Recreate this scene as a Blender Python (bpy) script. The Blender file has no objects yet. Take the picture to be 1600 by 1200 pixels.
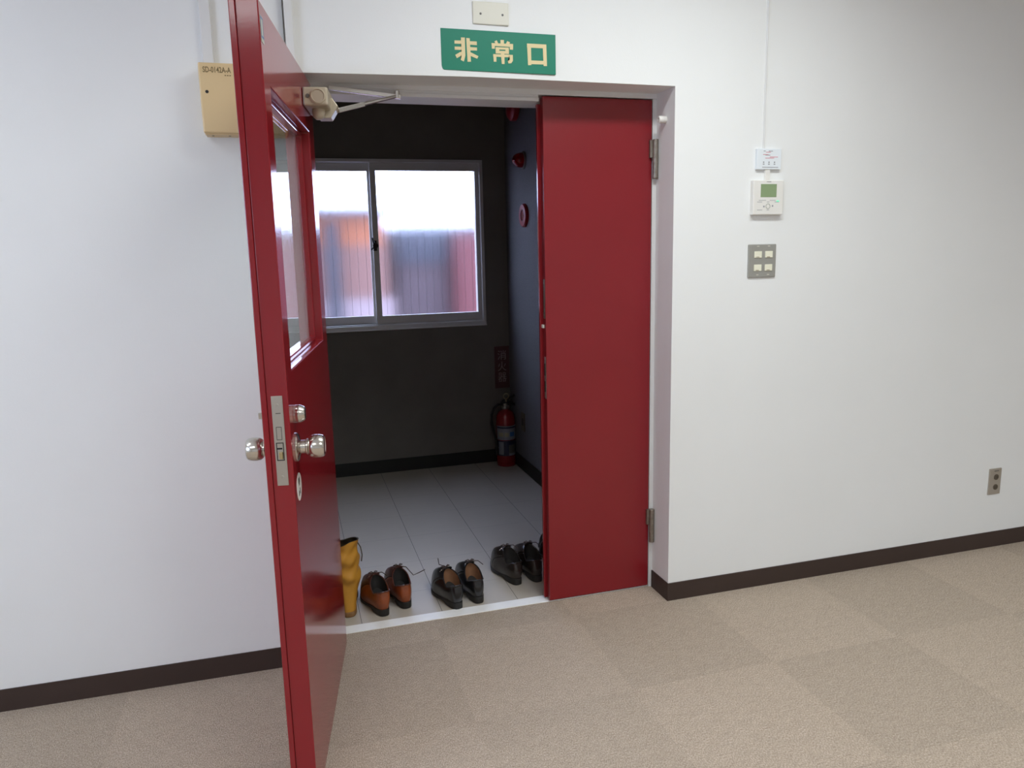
import bpy, bmesh, math, random
from mathutils import Vector, Matrix
random.seed(7)
S = bpy.context.scene
C = S.collection
PI = math.pi

# ------------------------------------------------------------------ helpers
def lin(c):
    c = c / 255.0
    return c / 12.92 if c <= 0.04045 else ((c + 0.055) / 1.055) ** 2.4
def rgb(r, g, b): return (lin(r), lin(g), lin(b), 1.0)

class Nodes:
    def __init__(s, name):
        s.m = bpy.data.materials.new(name); s.m.use_nodes = True
        s.t = s.m.node_tree; s.b = s.t.nodes['Principled BSDF']
    def n(s, kind, **kw):
        x = s.t.nodes.new(kind)
        for k, v in kw.items(): setattr(x, k, v)
        return x
    def l(s, a, b): s.t.links.new(a, b)
    def coords(s, scale=(1, 1, 1), what='Object'):
        tc = s.n('ShaderNodeTexCoord'); mp = s.n('ShaderNodeMapping')
        mp.inputs['Scale'].default_value = scale
        s.l(tc.outputs[what], mp.inputs['Vector']); return mp.outputs['Vector']
    def noise(s, vec, scale, detail=3, rough=0.55):
        x = s.n('ShaderNodeTexNoise'); x.inputs['Scale'].default_value = scale
        x.inputs['Detail'].default_value = detail; x.inputs['Roughness'].default_value = rough
        s.l(vec, x.inputs['Vector']); return x.outputs['Fac']
    def ramp(s, fac, stops):
        x = s.n('ShaderNodeValToRGB'); e = x.color_ramp.elements
        e[0].position, e[0].color = stops[0]; e[1].position, e[1].color = stops[-1]
        for p, c in stops[1:-1]:
            q = e.new(p); q.color = c
        s.l(fac, x.inputs['Fac']); return x.outputs['Color']
    def bump(s, h, strength, dist):
        x = s.n('ShaderNodeBump'); x.inputs['Strength'].default_value = strength
        x.inputs['Distance'].default_value = dist
        s.l(h, x.inputs['Height']); s.l(x.outputs['Normal'], s.b.inputs['Normal']); return x
    def mul(s, a, b, fac=1.0):
        x = s.n('ShaderNodeMix', data_type='RGBA', blend_type='MULTIPLY'); x.inputs[0].default_value = fac
        s.l(a, x.inputs[6]); s.l(b, x.inputs[7]); return x.outputs[2]
    def math(s, op, a, b=None):
        x = s.n('ShaderNodeMath', operation=op)
        for i, v in enumerate((a, b)):
            if v is None: continue
            if isinstance(v, (int, float)): x.inputs[i].default_value = v
            else: s.l(v, x.inputs[i])
        return x.outputs[0]

def mat(name, col, rough=0.5, metal=0.0, spec=0.5, coat=0.0, bump=None, vary=None, mscale=(1, 1, 1), croughness=0.05):
    k = Nodes(name); b = k.b
    b.inputs['Base Color'].default_value = col; b.inputs['Roughness'].default_value = rough
    b.inputs['Metallic'].default_value = metal; b.inputs['Specular IOR Level'].default_value = spec
    b.inputs['Coat Weight'].default_value = coat; b.inputs['Coat Roughness'].default_value = croughness
    v = k.coords(mscale)
    if vary:
        sc, amt = vary
        f = k.noise(v, sc, 4)
        d = tuple(x * (1 - amt) for x in col[:3]) + (1,); u = tuple(min(1, x * (1 + amt)) for x in col[:3]) + (1,)
        k.l(k.ramp(f, [(0.3, d), (0.7, u)]), b.inputs['Base Color'])
    if bump:
        sc, st, di = bump
        k.bump(k.noise(v, sc, 4), st, di)
    return k.m

class MB:
    """collects shapes into one mesh"""
    def __init__(s): s.bm = bmesh.new()
    def hexa(s, v, mi=0):
        p = [s.bm.verts.new(x) for x in v]
        for f in ((0, 3, 2, 1), (4, 5, 6, 7), (0, 1, 5, 4), (1, 2, 6, 5), (2, 3, 7, 6), (3, 0, 4, 7)):
            s.bm.faces.new([p[i] for i in f])
        return s
    def box(s, x0, x1, y0, y1, z0, z1):
        return s.hexa([(x0, y0, z0), (x1, y0, z0), (x1, y1, z0), (x0, y1, z0), (x0, y0, z1), (x1, y0, z1), (x1, y1, z1), (x0, y1, z1)])
    def prism(s, pts, axis, d0, d1):
        """polygon pts in 2-D extruded along axis; for axis 'y' pts are (x,z), for 'z' (x,y), for 'x' (y,z)"""
        def P(a, b, d): return {'y': (a, d, b), 'z': (a, b, d), 'x': (d, a, b)}[axis]
        A = [s.bm.verts.new(P(a, b, d0)) for a, b in pts]; B = [s.bm.verts.new(P(a, b, d1)) for a, b in pts]
        n = len(pts)
        for i in range(n): s.bm.faces.new((A[i], A[(i + 1) % n], B[(i + 1) % n], B[i]))
        fa = s.bm.faces.new(A[::-1]); fb = s.bm.faces.new(B)
        bmesh.ops.triangulate(s.bm, faces=[fa, fb])
        return s
    def ring(s, outer, inner, axis, d0, d1):
        """rectangular frame: outer/inner = (a0,a1,b0,b1)"""
        a0, a1, b0, b1 = outer; c0, c1, e0, e1 = inner
        O = [(a0, b0), (a1, b0), (a1, b1), (a0, b1)]; I = [(c0, e0), (c1, e0), (c1, e1), (c0, e1)]
        def P(p, d):
            a, b = p
            return {'y': (a, d, b), 'z': (a, b, d), 'x': (d, a, b)}[axis]
        vo = [[s.bm.verts.new(P(p, d)) for p in O] for d in (d0, d1)]; vi = [[s.bm.verts.new(P(p, d)) for p in I] for d in (d0, d1)]
        for i in range(4):
            j = (i + 1) % 4
            s.bm.faces.new((vo[0][i], vo[0][j], vo[1][j], vo[1][i])); s.bm.faces.new((vi[0][j], vi[0][i], vi[1][i], vi[1][j]))
            s.bm.faces.new((vo[0][j], vo[0][i], vi[0][i], vi[0][j])); s.bm.faces.new((vo[1][i], vo[1][j], vi[1][j], vi[1][i]))
        return s
    def lathe(s, prof, origin=(0, 0, 0), axis=(0, 0, 1), n=28, caps=True):
        """prof = [(radius, height)...] around axis through origin"""
        R = Vector((0, 0, 1)).rotation_difference(Vector(axis).normalized()).to_matrix(); o = Vector(origin)
        rows = []
        for r, h in prof:
            if r < 1e-6: rows.append([s.bm.verts.new(o + R @ Vector((0, 0, h)))])
            else: rows.append([s.bm.verts.new(o + R @ Vector((r * math.cos(2 * PI * i / n), r * math.sin(2 * PI * i / n), h))) for i in range(n)])
        for a, b in zip(rows, rows[1:]):
            for i in range(n):
                j = (i + 1) % n
                if len(a) == 1 and len(b) == 1: continue
                if len(a) == 1: s.bm.faces.new((a[0], b[i], b[j]))
                elif len(b) == 1: s.bm.faces.new((a[i], a[j], b[0]))
                else: s.bm.faces.new((a[i], a[j], b[j], b[i]))
        for row, flip in ((rows[0], True), (rows[-1], False)):
            if caps and len(row) > 1: s.bm.faces.new(row[::-1] if flip else row)
        return s
    def cyl(s, p0, p1, r, n=20, r1=None):
        p0, p1 = Vector(p0), Vector(p1); d = p1 - p0
        return s.lathe([(r, 0), (r if r1 is None else r1, d.length)], p0, d, n)
    def tube(s, pts, r, n=8):
        pts = [Vector(p) for p in pts]; rows = []
        up = Vector((0.13, 0.21, 1)).normalized()
        for i, p in enumerate(pts):
            t = (pts[min(i + 1, len(pts) - 1)] - pts[max(i - 1, 0)]).normalized()
            a = t.cross(up)
            if a.length < 1e-3: a = t.cross(Vector((1, 0, 0)))
            a.normalize(); b = t.cross(a)
            rr = r[i] if isinstance(r, (list, tuple)) else r
            rows.append([s.bm.verts.new(p + a * rr * math.cos(2 * PI * k / n) + b * rr * math.sin(2 * PI * k / n)) for k in range(n)])
        for A, B in zip(rows, rows[1:]):
            for k in range(n): s.bm.faces.new((A[k], A[(k + 1) % n], B[(k + 1) % n], B[k]))
        s.bm.faces.new(rows[0][::-1]); s.bm.faces.new(rows[-1]); return s
    def loops(s, rows, cap0=False, cap1=False):
        R = [[s.bm.verts.new(p) for p in r] for r in rows]; n = len(R[0])
        for A, B in zip(R, R[1:]):
            for k in range(n): s.bm.faces.new((A[k], A[(k + 1) % n], B[(k + 1) % n], B[k]))
        if cap0: s.bm.faces.new(R[0][::-1])
        if cap1: s.bm.faces.new(R[-1])
        return s
    def build(s, name, m, parent=None, bevel=0, seg=2, smooth=None, subsurf=0, loc=None, rot=None):
        bmesh.ops.recalc_face_normals(s.bm, faces=s.bm.faces)
        me = bpy.data.meshes.new(name); s.bm.to_mesh(me); s.bm.free()
        me.materials.append(m)
        o = bpy.data.objects.new(name, me); C.objects.link(o)
        if parent is not None: o.parent = parent
        if loc is not None: o.location = loc
        if rot is not None: o.rotation_euler = rot
        if smooth or subsurf:
            for p in me.polygons: p.use_smooth = True
            if smooth and smooth is not True:
                try: me.set_sharp_from_angle(angle=math.radians(smooth))
                except Exception: pass
        if bevel:
            b = o.modifiers.new('edge', 'BEVEL'); b.width = bevel; b.segments = seg; b.limit_method = 'ANGLE'; b.angle_limit = math.radians(40)
        if subsurf:
            b = o.modifiers.new('smooth', 'SUBSURF'); b.levels = subsurf; b.render_levels = subsurf
        return o

def tag(o, label=None, cat=None, group=None, kind=None):
    for k, v in (('label', label), ('category', cat), ('group', group), ('kind', kind)):
        if v: o[k] = v
    return o
def thing(name, label, cat, loc=(0, 0, 0), rotz=0.0, group=None, kind=None):
    o = bpy.data.objects.new(name, None); C.objects.link(o); o.empty_display_size = 0.05
    o.location = loc; o.rotation_euler = (0, 0, rotz)
    return tag(o, label, cat, group, kind)

def text(name, body, size, m, parent, loc, rot, depth=0.0004, bold=0.0, align='CENTER', fit=None):
    cu = bpy.data.curves.new(name, 'FONT'); cu.body = body; cu.size = size; cu.extrude = depth; cu.offset = bold
    cu.align_x = align; cu.align_y = 'CENTER'
    t = bpy.data.objects.new(name + '_curve', cu); C.objects.link(t)
    bpy.context.view_layer.update()
    me = bpy.data.meshes.new_from_object(t.evaluated_get(bpy.context.evaluated_depsgraph_get()))
    bpy.data.objects.remove(t); bpy.data.curves.remove(cu)
    me.name = name; me.materials.clear(); me.materials.append(m)
    if fit:
        xs = [v.co.x for v in me.vertices]; ys = [v.co.y for v in me.vertices]
        mx_, my_ = (max(xs) + min(xs)) / 2, (max(ys) + min(ys)) / 2
        for v in me.vertices:
            v.co.x = (v.co.x - mx_) * fit[0] / (max(xs) - min(xs)); v.co.y = (v.co.y - my_) * fit[1] / (max(ys) - min(ys))
    o = bpy.data.objects.new(name, me); C.objects.link(o); o.parent = parent; o.location = loc; o.rotation_euler = rot
    return o

# ------------------------------------------------------------------ materials
M = {}
M['wall'] = mat('white_wall_paint', (0.80, 0.81, 0.80, 1), 0.75, spec=0.25, bump=(260, 0.12, 0.002), vary=(2.0, 0.015))
M['ceiling'] = mat('ceiling_board', (0.78, 0.78, 0.76, 1), 0.9, spec=0.1, vary=(60, 0.04))
M['white_paint'] = mat('white_frame_paint', (0.72, 0.72, 0.71, 1), 0.4, spec=0.4, bump=(180, 0.08, 0.001))
M['threshold'] = mat('white_threshold_strip', (0.90, 0.90, 0.89, 1), 0.45, vary=(20, 0.03))
M['base'] = mat('dark_brown_vinyl', rgb(62, 49, 44), 0.5, spec=0.35, vary=(9, 0.06))
M['corr_base'] = mat('black_vinyl', (0.022, 0.022, 0.021, 1), 0.5, spec=0.3)
M['red'] = mat('red_gloss_paint', (0.235, 0.0115, 0.017, 1), 0.12, spec=0.5, coat=0.0, bump=(190, 0.035, 0.0012), vary=(3, 0.04))
M['redrough'] = mat('red_gloss_paint_brushed', (0.225, 0.0115, 0.017, 1), 0.26, spec=0.5, bump=(230, 0.10, 0.0012), vary=(3, 0.04))
M['ringpink'] = mat('faded_red_ring', (0.30, 0.08, 0.08, 1), 0.35)
M['redthing'] = mat('red_enamel', (0.32, 0.012, 0.018, 1), 0.3, spec=0.5)
M['steel'] = mat('brushed_stainless', (0.66, 0.63, 0.58, 1), 0.20, metal=1.0, mscale=(1, 1, 40), bump=(60, 0.03, 0.0005))
M['steelplate'] = mat('satin_lock_plate', (0.50, 0.47, 0.42, 1), 0.42, metal=1.0)
M['brass'] = mat('worn_brass', (0.50, 0.40, 0.20, 1), 0.4, metal=1.0)
M['dark'] = mat('dark_slot', (0.012, 0.012, 0.012, 1), 0.6)
M['hinge'] = mat('weathered_nickel', (0.30, 0.27, 0.23, 1), 0.42, metal=0.85, vary=(90, 0.2))
M['closer'] = mat('champagne_closer_paint', rgb(188, 176, 154), 0.35, metal=0.25, spec=0.5)
M['armpaint'] = mat('bright_nickel_arm', (0.86, 0.85, 0.83, 1), 0.22, metal=1.0)
M['chrome'] = mat('bright_arm_steel', (0.62, 0.60, 0.57, 1), 0.25, metal=1.0)
M['alu'] = mat('grey_aluminium', (0.62, 0.60, 0.58, 1), 0.42, metal=0.15)
M['wire'] = mat('glass_wire', (0.22, 0.22, 0.23, 1), 0.5, metal=0.2)
M['green'] = mat('green_sign_sheet', rgb(8, 122, 96), 0.45, spec=0.4)
M['cream'] = mat('cream_letters', rgb(222, 205, 158), 0.5, spec=0.3)
M['ivory'] = mat('ivory_plastic', rgb(216, 214, 200), 0.42)
M['beige'] = mat('beige_enamel_box', rgb(216, 190, 144), 0.38, spec=0.5)
M['boxtext'] = mat('olive_print', rgb(120, 102, 66), 0.6)
M['sticker'] = mat('silver_sticker', rgb(168, 172, 160), 0.4)
M['stickerdark'] = mat('dark_grey_sticker', rgb(92, 90, 86), 0.45)
M['plate'] = mat('grey_metal_plate', rgb(158, 157, 150), 0.42, metal=0.25)
M['button'] = mat('cream_switch_button', rgb(232, 230, 208), 0.4)
M['plastic'] = mat('white_plastic', rgb(228, 226, 220), 0.4)
M['paper'] = mat('white_laminated_card', rgb(226, 232, 236), 0.35)
M['inkred'] = mat('faded_red_ink', rgb(214, 150, 160), 0.6)
M['inkgrey'] = mat('grey_ink', rgb(158, 160, 163), 0.6)
M['lcd'] = mat('green_lcd', rgb(136, 156, 116), 0.25)
M['outletmetal'] = mat('outlet_plate_metal', rgb(172, 164, 152), 0.38, metal=0.35)
M['outletdark'] = mat('brown_socket', rgb(84, 74, 60), 0.5)
M['sole'] = mat('black_rubber_sole', (0.012, 0.011, 0.010, 1), 0.5)
M['blackleather'] = mat('black_leather', (0.012, 0.012, 0.014, 1), 0.24, spec=0.6, bump=(160, 0.10, 0.001))
M['darkleather'] = mat('dark_brown_leather', (0.020, 0.014, 0.012, 1), 0.26, spec=0.6, bump=(160, 0.12, 0.001))
M['brownleather'] = mat('reddish_brown_leather', (0.26, 0.062, 0.018, 1), 0.32, spec=0.5, bump=(150, 0.12, 0.001), vary=(16, 0.35))
M['brownvamp'] = mat('oxblood_leather', (0.085, 0.026, 0.018, 1), 0.30, spec=0.5, bump=(150, 0.12, 0.001), vary=(20, 0.3))
M['tan'] = mat('tan_lining', (0.20, 0.095, 0.045, 1), 0.7, vary=(30, 0.15))
M['darklining'] = mat('dark_lining', (0.014, 0.012, 0.011, 1), 0.8)
M['lace'] = mat('brown_lace', (0.050, 0.026, 0.018, 1), 0.7)
M['eyelet'] = mat('brass_eyelet', (0.45, 0.34, 0.22, 1), 0.3, metal=1.0)
M['boot'] = mat('mustard_leather', (0.50, 0.235, 0.028, 1), 0.5, spec=0.35, bump=(38, 0.25, 0.004), vary=(14, 0.12))
M['bootsole'] = mat('tan_boot_sole', (0.22, 0.11, 0.035, 1), 0.6)
M['bootin'] = mat('boot_lining', (0.075, 0.055, 0.030, 1), 0.8)
M['extred'] = mat('extinguisher_red', (0.24, 0.012, 0.014, 1), 0.22, spec=0.5)
M['hose'] = mat('black_rubber_hose', (0.014, 0.014, 0.014, 1), 0.5)
M['labelwhite'] = mat('extinguisher_label_pale', (0.24, 0.25, 0.28, 1), 0.4)
M['labelblue'] = mat('extinguisher_label_navy', rgb(34, 40, 66), 0.4)
M['labelcyan'] = mat('extinguisher_label_blue', rgb(50, 96, 150), 0.4)
M['labelyellow'] = mat('extinguisher_label_cream', (0.34, 0.30, 0.20, 1), 0.4)
M['signred'] = mat('deep_red_sign_sheet', (0.10, 0.035, 0.038, 1), 0.5)
M['signletter'] = mat('pale_pink_letters', (0.34, 0.27, 0.27, 1), 0.5)
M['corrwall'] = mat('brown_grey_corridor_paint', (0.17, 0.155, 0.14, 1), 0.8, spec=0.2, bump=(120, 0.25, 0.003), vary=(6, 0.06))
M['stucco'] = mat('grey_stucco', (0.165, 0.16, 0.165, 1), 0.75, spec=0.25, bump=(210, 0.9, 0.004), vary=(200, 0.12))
M['corrceil'] = mat('corridor_ceiling_board', (0.22, 0.21, 0.20, 1), 0.9)
M['greyhouse'] = mat('blue_grey_roof_sheet', (0.042, 0.042, 0.052, 1), 0.7)
M['mauvehouse'] = mat('mauve_grey_siding', (0.084, 0.058, 0.060, 1), 0.8)
M['redhouse'] = mat('dull_red_siding', (0.120, 0.032, 0.032, 1), 0.8)
M['orangehouse'] = mat('orange_clay_wall', (0.32, 0.105, 0.046, 1), 0.8)
M['palehouse'] = mat('pale_rendered_wall', (0.27, 0.20, 0.20, 1), 0.8)
M['brownhouse'] = mat('pinkish_brown_wall', (0.190, 0.095, 0.075, 1), 0.8)
M['darkpipe'] = mat('dark_grey_drain', (0.036, 0.036, 0.045, 1), 0.7)
M['outground'] = mat('concrete_yard', rgb(170, 168, 176), 0.9, vary=(3, 0.1))

def carpet():
    k = Nodes('beige_loop_carpet_tiles'); b = k.b
    b.inputs['Roughness'].default_value = 0.95; b.inputs['Specular IOR Level'].default_value = 0.1
    v = k.coords()
    # 500 mm tiles, each laid with its own shade
    add = k.n('ShaderNodeVectorMath', operation='ADD'); add.inputs[1].default_value = (0.885 + 10, 0.0 + 10, 0)
    k.l(v, add.inputs[0])
    dv = k.n('ShaderNodeVectorMath', operation='SCALE'); dv.inputs['Scale'].default_value = 2.0; k.l(add.outputs[0], dv.inputs[0])
    fl = k.n('ShaderNodeVectorMath', operation='FLOOR'); k.l(dv.outputs[0], fl.inputs[0])
    wn = k.n('ShaderNodeTexWhiteNoise', noise_dimensions='2D'); k.l(fl.outputs[0], wn.inputs['Vector'])
    sx = k.n('ShaderNodeSeparateXYZ'); k.l(fl.outputs[0], sx.inputs[0])
    par = k.math('MODULO', k.math('ADD', sx.outputs['X'], sx.outputs['Y']), 2.0)      # quarter-turned laying
    shade = k.math('ADD', k.math('MULTIPLY', par, 0.7), k.math('MULTIPLY', wn.outputs['Value'], 0.3))
    tile = k.ramp(shade, [(0.0, (1.13, 1.13, 1.13, 1)), (1.0, (1.24, 1.235, 1.235, 1))])
    n1 = k.noise(k.coords((1.0, 0.55, 1.0)), 330, 3, 0.7)
    n2 = k.noise(v, 34, 4, 0.6)
    flecks = k.ramp(n1, [(0.28, (0.205, 0.158, 0.118, 1)), (0.5, (0.385, 0.317, 0.250, 1)), (0.74, (0.62, 0.535, 0.44, 1))])
    mott = k.ramp(n2, [(0.3, (0.93, 0.925, 0.92, 1)), (0.7, (1.05, 1.05, 1.05, 1))])
    k.l(k.mul(k.mul(flecks, tile), mott), b.inputs['Base Color'])
    k.bump(n1, 0.7, 0.006)
    return k.m
def tiles():
    k = Nodes('beige_vinyl_floor_tiles'); b = k.b
    b.inputs['Specular IOR Level'].default_value = 0.35
    v = k.coords()
    sep = k.n('ShaderNodeSeparateXYZ'); k.l(v, sep.inputs[0])
    def line(out, off, step):
        x = k.math('ADD', out, off + 30 * step); x = k.math('MODULO', x, step)
        x = k.math('MINIMUM', x, k.math('SUBTRACT', step, x)); return x
    lx = line(sep.outputs['X'], 0.842, 0.30); ly = line(sep.outputs['Y'], -0.105, 0.30)
    jx = k.math('LESS_THAN', lx, 0.0011); jy = k.math('LESS_THAN', ly, 0.0010)
    j = k.math('MAXIMUM', jx, k.math('MULTIPLY', jy, 0.45))
    n = k.noise(v, 7, 5, 0.6); n2 = k.noise(v, 60, 3)
    col = k.ramp(n, [(0.3, (0.44, 0.395, 0.33, 1)), (0.7, (0.465, 0.415, 0.345, 1))])
    mx = k.n('ShaderNodeMix', data_type='RGBA'); k.l(j, mx.inputs[0]); k.l(col, mx.inputs[6]); mx.inputs[7].default_value = (0.09, 0.08, 0.07, 1)
    k.l(mx.outputs[2], b.inputs['Base Color'])
    b.inputs['Roughness'].default_value = 0.42
    k.bump(k.math('SUBTRACT', 1.0, j), 0.25, 0.001)
    return k.m
def frosted():
    k = Nodes('frosted_wired_glass'); b = k.b
    b.inputs['Base Color'].default_value = (0.93, 0.93, 0.99, 1)
    b.inputs['Transmission Weight'].default_value = 1.0; b.inputs['IOR'].default_value = 1.28
    b.inputs['Roughness'].default_value = 0.165
    k.bump(k.noise(k.coords(), 330, 2), 0.35, 0.0010)
    return k.m
def clear():
    k = Nodes('clear_door_glass'); b = k.b
    b.inputs['Base Color'].default_value = (0.90, 0.95, 0.93, 1)
    b.inputs['Transmission Weight'].default_value = 1.0; b.inputs['IOR'].default_value = 1.5
    b.inputs['Roughness'].default_value = 0.0
    return k.m
def lens(name, col, ior=1.45, rough=0.05):
    k = Nodes(name); b = k.b; b.inputs['Base Color'].default_value = col
    b.inputs['Transmission Weight'].default_value = 0.6; b.inputs['IOR'].default_value = ior; b.inputs['Roughness'].default_value = rough
    return k.m
M['carpet'] = carpet(); M['tiles'] = tiles(); M['frosted'] = frosted(); M['clear'] = clear()
M['redlens'] = lens('red_lamp_lens', (0.55, 0.01, 0.02, 1))

# ------------------------------------------------------------------ dimensions (metres)
H = 1.88            # opening height
XL = -1.27          # left side of the opening (right side is x = 0)
D = 0.134           # depth of the reveal to the door frame face
WT = 0.25           # wall thickness
YB = 2.125          # stairwell back wall
XR = 0.007          # stairwell right wall
CZ = 2.58           # ceiling height
RX0, RX1, RY0 = -4.3, 4.6, -5.65   # room limits
CX0 = -3.2          # stairwell left limit

# ------------------------------------------------------------------ setting
def struct(name, mb, m, label, cat, bevel=0, **kw):
    o = mb.build(name, m, None, bevel=bevel, **kw); return tag(o, label, cat, None, 'structure')

struct('floor', MB().box(RX0, RX1, RY0, D + 0.012, -0.1, 0.0), M['carpet'], 'beige carpet tile floor of the white room', 'floor')
struct('floor_stairwell', MB().box(CX0, XR + 0.2, D + 0.06, YB + 0.1, -0.1, 0.0), M['tiles'], 'beige square tile floor behind the red doors', 'floor')
struct('trim_1', MB().box(XL - 0.02, 0.02, D + 0.008, D + 0.062, -0.02, 0.003), M['threshold'], 'white threshold strip between carpet and tiles', 'threshold', bevel=0.001)
struct('ceiling', MB().box(RX0 - 0.1, RX1 + 0.1, RY0 - 0.1, 0.0, CZ, CZ + 0.1), M['ceiling'], 'white ceiling of the room', 'ceiling')
struct('ceiling_stairwell', MB().box(CX0, XR + 0.2, WT, YB + 0.1, 2.45, 2.55), M['corrceil'], 'dark ceiling of the stairwell landing', 'ceiling')

w = MB()
# left of the opening (the plaster runs very slightly out of true), right of it, and the lintel
yl, yr = 0.045, -0.014
w.hexa([(RX0, yl, 0), (XL, yr, 0), (XL, WT, 0), (RX0, WT, 0), (RX0, yl, CZ), (XL, yr, CZ), (XL, WT, CZ), (RX0, WT, CZ)])
w.box(0, RX1, 0, WT, 0, CZ)
xm = -0.72; ym = yr * 0.5
w.hexa([(XL, yr, H - 0.011), (xm, ym, H), (xm, WT, H), (XL, WT, H - 0.011), (XL, yr, CZ), (xm, ym, CZ), (xm, WT, CZ), (XL, WT, CZ)])
w.hexa([(xm, ym, H), (0, 0, H), (0, WT, H), (xm, WT, H), (xm, ym, CZ), (0, 0, CZ), (0, WT, CZ), (xm, WT, CZ)])
struct('wall_front', w, M['wall'], 'white painted wall around the red double door', 'wall')
struct('wall_back', MB().box(RX0 - 0.1, RX1 + 0.1, RY0 - 0.12, RY0, 0, CZ), M['wall'], 'white wall behind the camera', 'wall')
struct('wall_right', MB().box(RX1, RX1 + 0.12, RY0, WT, 0, CZ), M['wall'], 'white side wall on the right', 'wall')
w = MB()
w.box(RX0 - 0.12, RX0, RY0, -3.2, 0, CZ).box(RX0 - 0.12, RX0, -1.5, WT, 0, CZ).box(RX0 - 0.12, RX0, -3.2, -1.5, 0, 1.05).box(RX0 - 0.12, RX0, -3.2, -1.5, 2.05, CZ)
struct('wall_left', w, M['wall'], 'white side wall with a window on the left', 'wall')
BH = 0.071
w = MB()
def yleft(x): return yl + (yr - yl) * (x - RX0) / (XL - RX0)
w.hexa([(RX0, yl - 0.004, 0), (XL + 0.004, yr - 0.004, 0), (XL + 0.004, yr + 0.01, 0), (RX0, yl + 0.01, 0), (RX0, yl - 0.004, BH), (XL + 0.004, yr - 0.004, BH), (XL + 0.004, yr + 0.01, BH), (RX0, yl + 0.01, BH)])
struct('baseboard_left', w, M['base'], 'dark brown vinyl baseboard left of the red doors', 'baseboard')
w = MB().prism([(-0.004, D - 0.001), (-0.004, -0.004), (RX1, -0.004), (RX1, 0.01), (0.01, 0.01), (0.01, D - 0.001)], 'z', 0, BH)
struct('baseboard_right', w, M['base'], 'dark brown vinyl baseboard right of the red doors', 'baseboard', bevel=0.0015)

# stairwell shell, with the window hole
WX0, WX1, WZ0, WZ1 = -1.445, -0.140, 0.886, 1.880
w = MB().ring((CX0, XR + 0.2, 0, 2.5), (WX0, WX1, WZ0, WZ1), 'y', YB, YB + 0.15)
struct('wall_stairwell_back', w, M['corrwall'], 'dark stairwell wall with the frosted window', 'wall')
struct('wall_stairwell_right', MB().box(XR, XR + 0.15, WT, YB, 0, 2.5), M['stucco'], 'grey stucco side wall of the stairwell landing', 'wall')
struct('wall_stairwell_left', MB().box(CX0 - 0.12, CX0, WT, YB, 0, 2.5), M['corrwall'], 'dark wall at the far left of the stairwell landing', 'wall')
struct('wall_stairwell_front', MB().box(CX0, XL - 0.0, WT, WT + 0.01, 0, 2.5).box(XL, XR, WT, WT + 0.01, H, 2.5), M['corrwall'], 'stairwell face of the wall around the red doors', 'wall')
struct('baseboard_stairwell_back', MB().box(CX0, XR, YB - 0.006, YB + 0.002, 0, 0.082), M['corr_base'], 'black baseboard under the frosted window', 'baseboard')
struct('baseboard_stairwell_right', MB().box(XR - 0.006, XR + 0.002, WT + 0.02, YB, 0, 0.082), M['corr_base'], 'black baseboard along the grey stucco wall', 'baseboard')

# steel door frame: jambs and a stepped head
w = MB()
w.box(-0.0155, XR, D, WT + 0.012, 0, 1.8628)                       # right jamb
w.box(XL - 0.001, XL + 0.017, D, WT + 0.012, 0, 1.8412)     # left jamb
w.box(XL, XR, D, WT + 0.012, 1.863, H + 0.004)                 # head
w.box(XL, -0.447, D + 0.004, WT + 0.012, 1.853, 1.864)         # shadow step over the swing door
w.box(XL, -0.447, D, WT + 0.012, 1.8415, 1.8535)
w.box(-0.447, XR, D + 0.048, WT + 0.012, 1.842, 1.864)         # stop behind the fixed leaf
struct('trim_2', w, M['white_paint'], 'white steel door frame of the red double door', 'door frame', bevel=0.0015)

# ------------------------------------------------------------------ stairwell window
win = thing('window_1', 'two-pane frosted sliding window in grey aluminium frame on the dark back wall', 'window', ((WX0 + WX1) / 2, YB, WZ0), kind='structure')
ox, oz = (WX0 + WX1) / 2, WZ0
def L(x0, x1, z0, z1): return (x0 - ox, x1 - ox, z0 - oz, z1 - oz)
f = MB().ring(L(WX0, WX1, WZ0, WZ1), L(WX0 + 0.020, WX1 - 0.020, WZ0 + 0.030, WZ1 - 0.018), 'y', -0.014, 0.12)
f.ring(L(WX0 + 0.001, WX1 - 0.001, WZ0 + 0.001, WZ1 - 0.001), L(WX0 + 0.03, WX1 - 0.03, WZ0 + 0.042, WZ1 - 0.03), 'y', 0.085, 0.115)
fr = f.build('window_frame', M['alu'], win, bevel=0.002)
MB().box(WX0 - ox - 0.0, WX1 - ox + 0.0, -0.024, 0.0, 0.0, 0.008).build('window_sill', M['alu'], win, bevel=0.002)
MB().box(WX0 - ox + 0.02, WX1 - ox - 0.02, 0.0, 0.085, 0.030, 0.036).build('sill_rail', M['alu'], win, bevel=0.001)
def sash(x0, x1, y0, y1, sl, sr):
    z0, z1 = WZ0 + 0.036, WZ1 - 0.018
    gx0, gx1, gz0, gz1 = x0 + sl, x1 - sr, z0 + 0.048, z1 - 0.044
    s = MB().ring(L(x0, x1, z0, z1), L(gx0, gx1, gz0, gz1), 'y', y0, y1).build('sash', M['alu'], win, bevel=0.002)
    yc = (y0 + y1) / 2
    MB().box(gx0 - 0.006 - ox, gx1 + 0.006 - ox, yc - 0.003, yc + 0.003, gz0 - 0.006 - oz, gz1 + 0.006 - oz).build('pane', M['frosted'], s)
    wr = MB(); x = gx1 - 0.028
    while x > gx0 + 0.004:
        wr.cyl((x - ox, yc - 0.0036, gz0 - oz), (x - ox, yc - 0.0036, gz1 - oz), 0.0007, 6); x -= 0.0485
    wr.build('glass_wires', M['wire'], s)
    return s
sash(-0.812, -0.160, 0.012, 0.040, 0.034, 0.024)       # right sash in front
sash(-1.425, -0.790, 0.050, 0.078, 0.024, 0.034)
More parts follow.
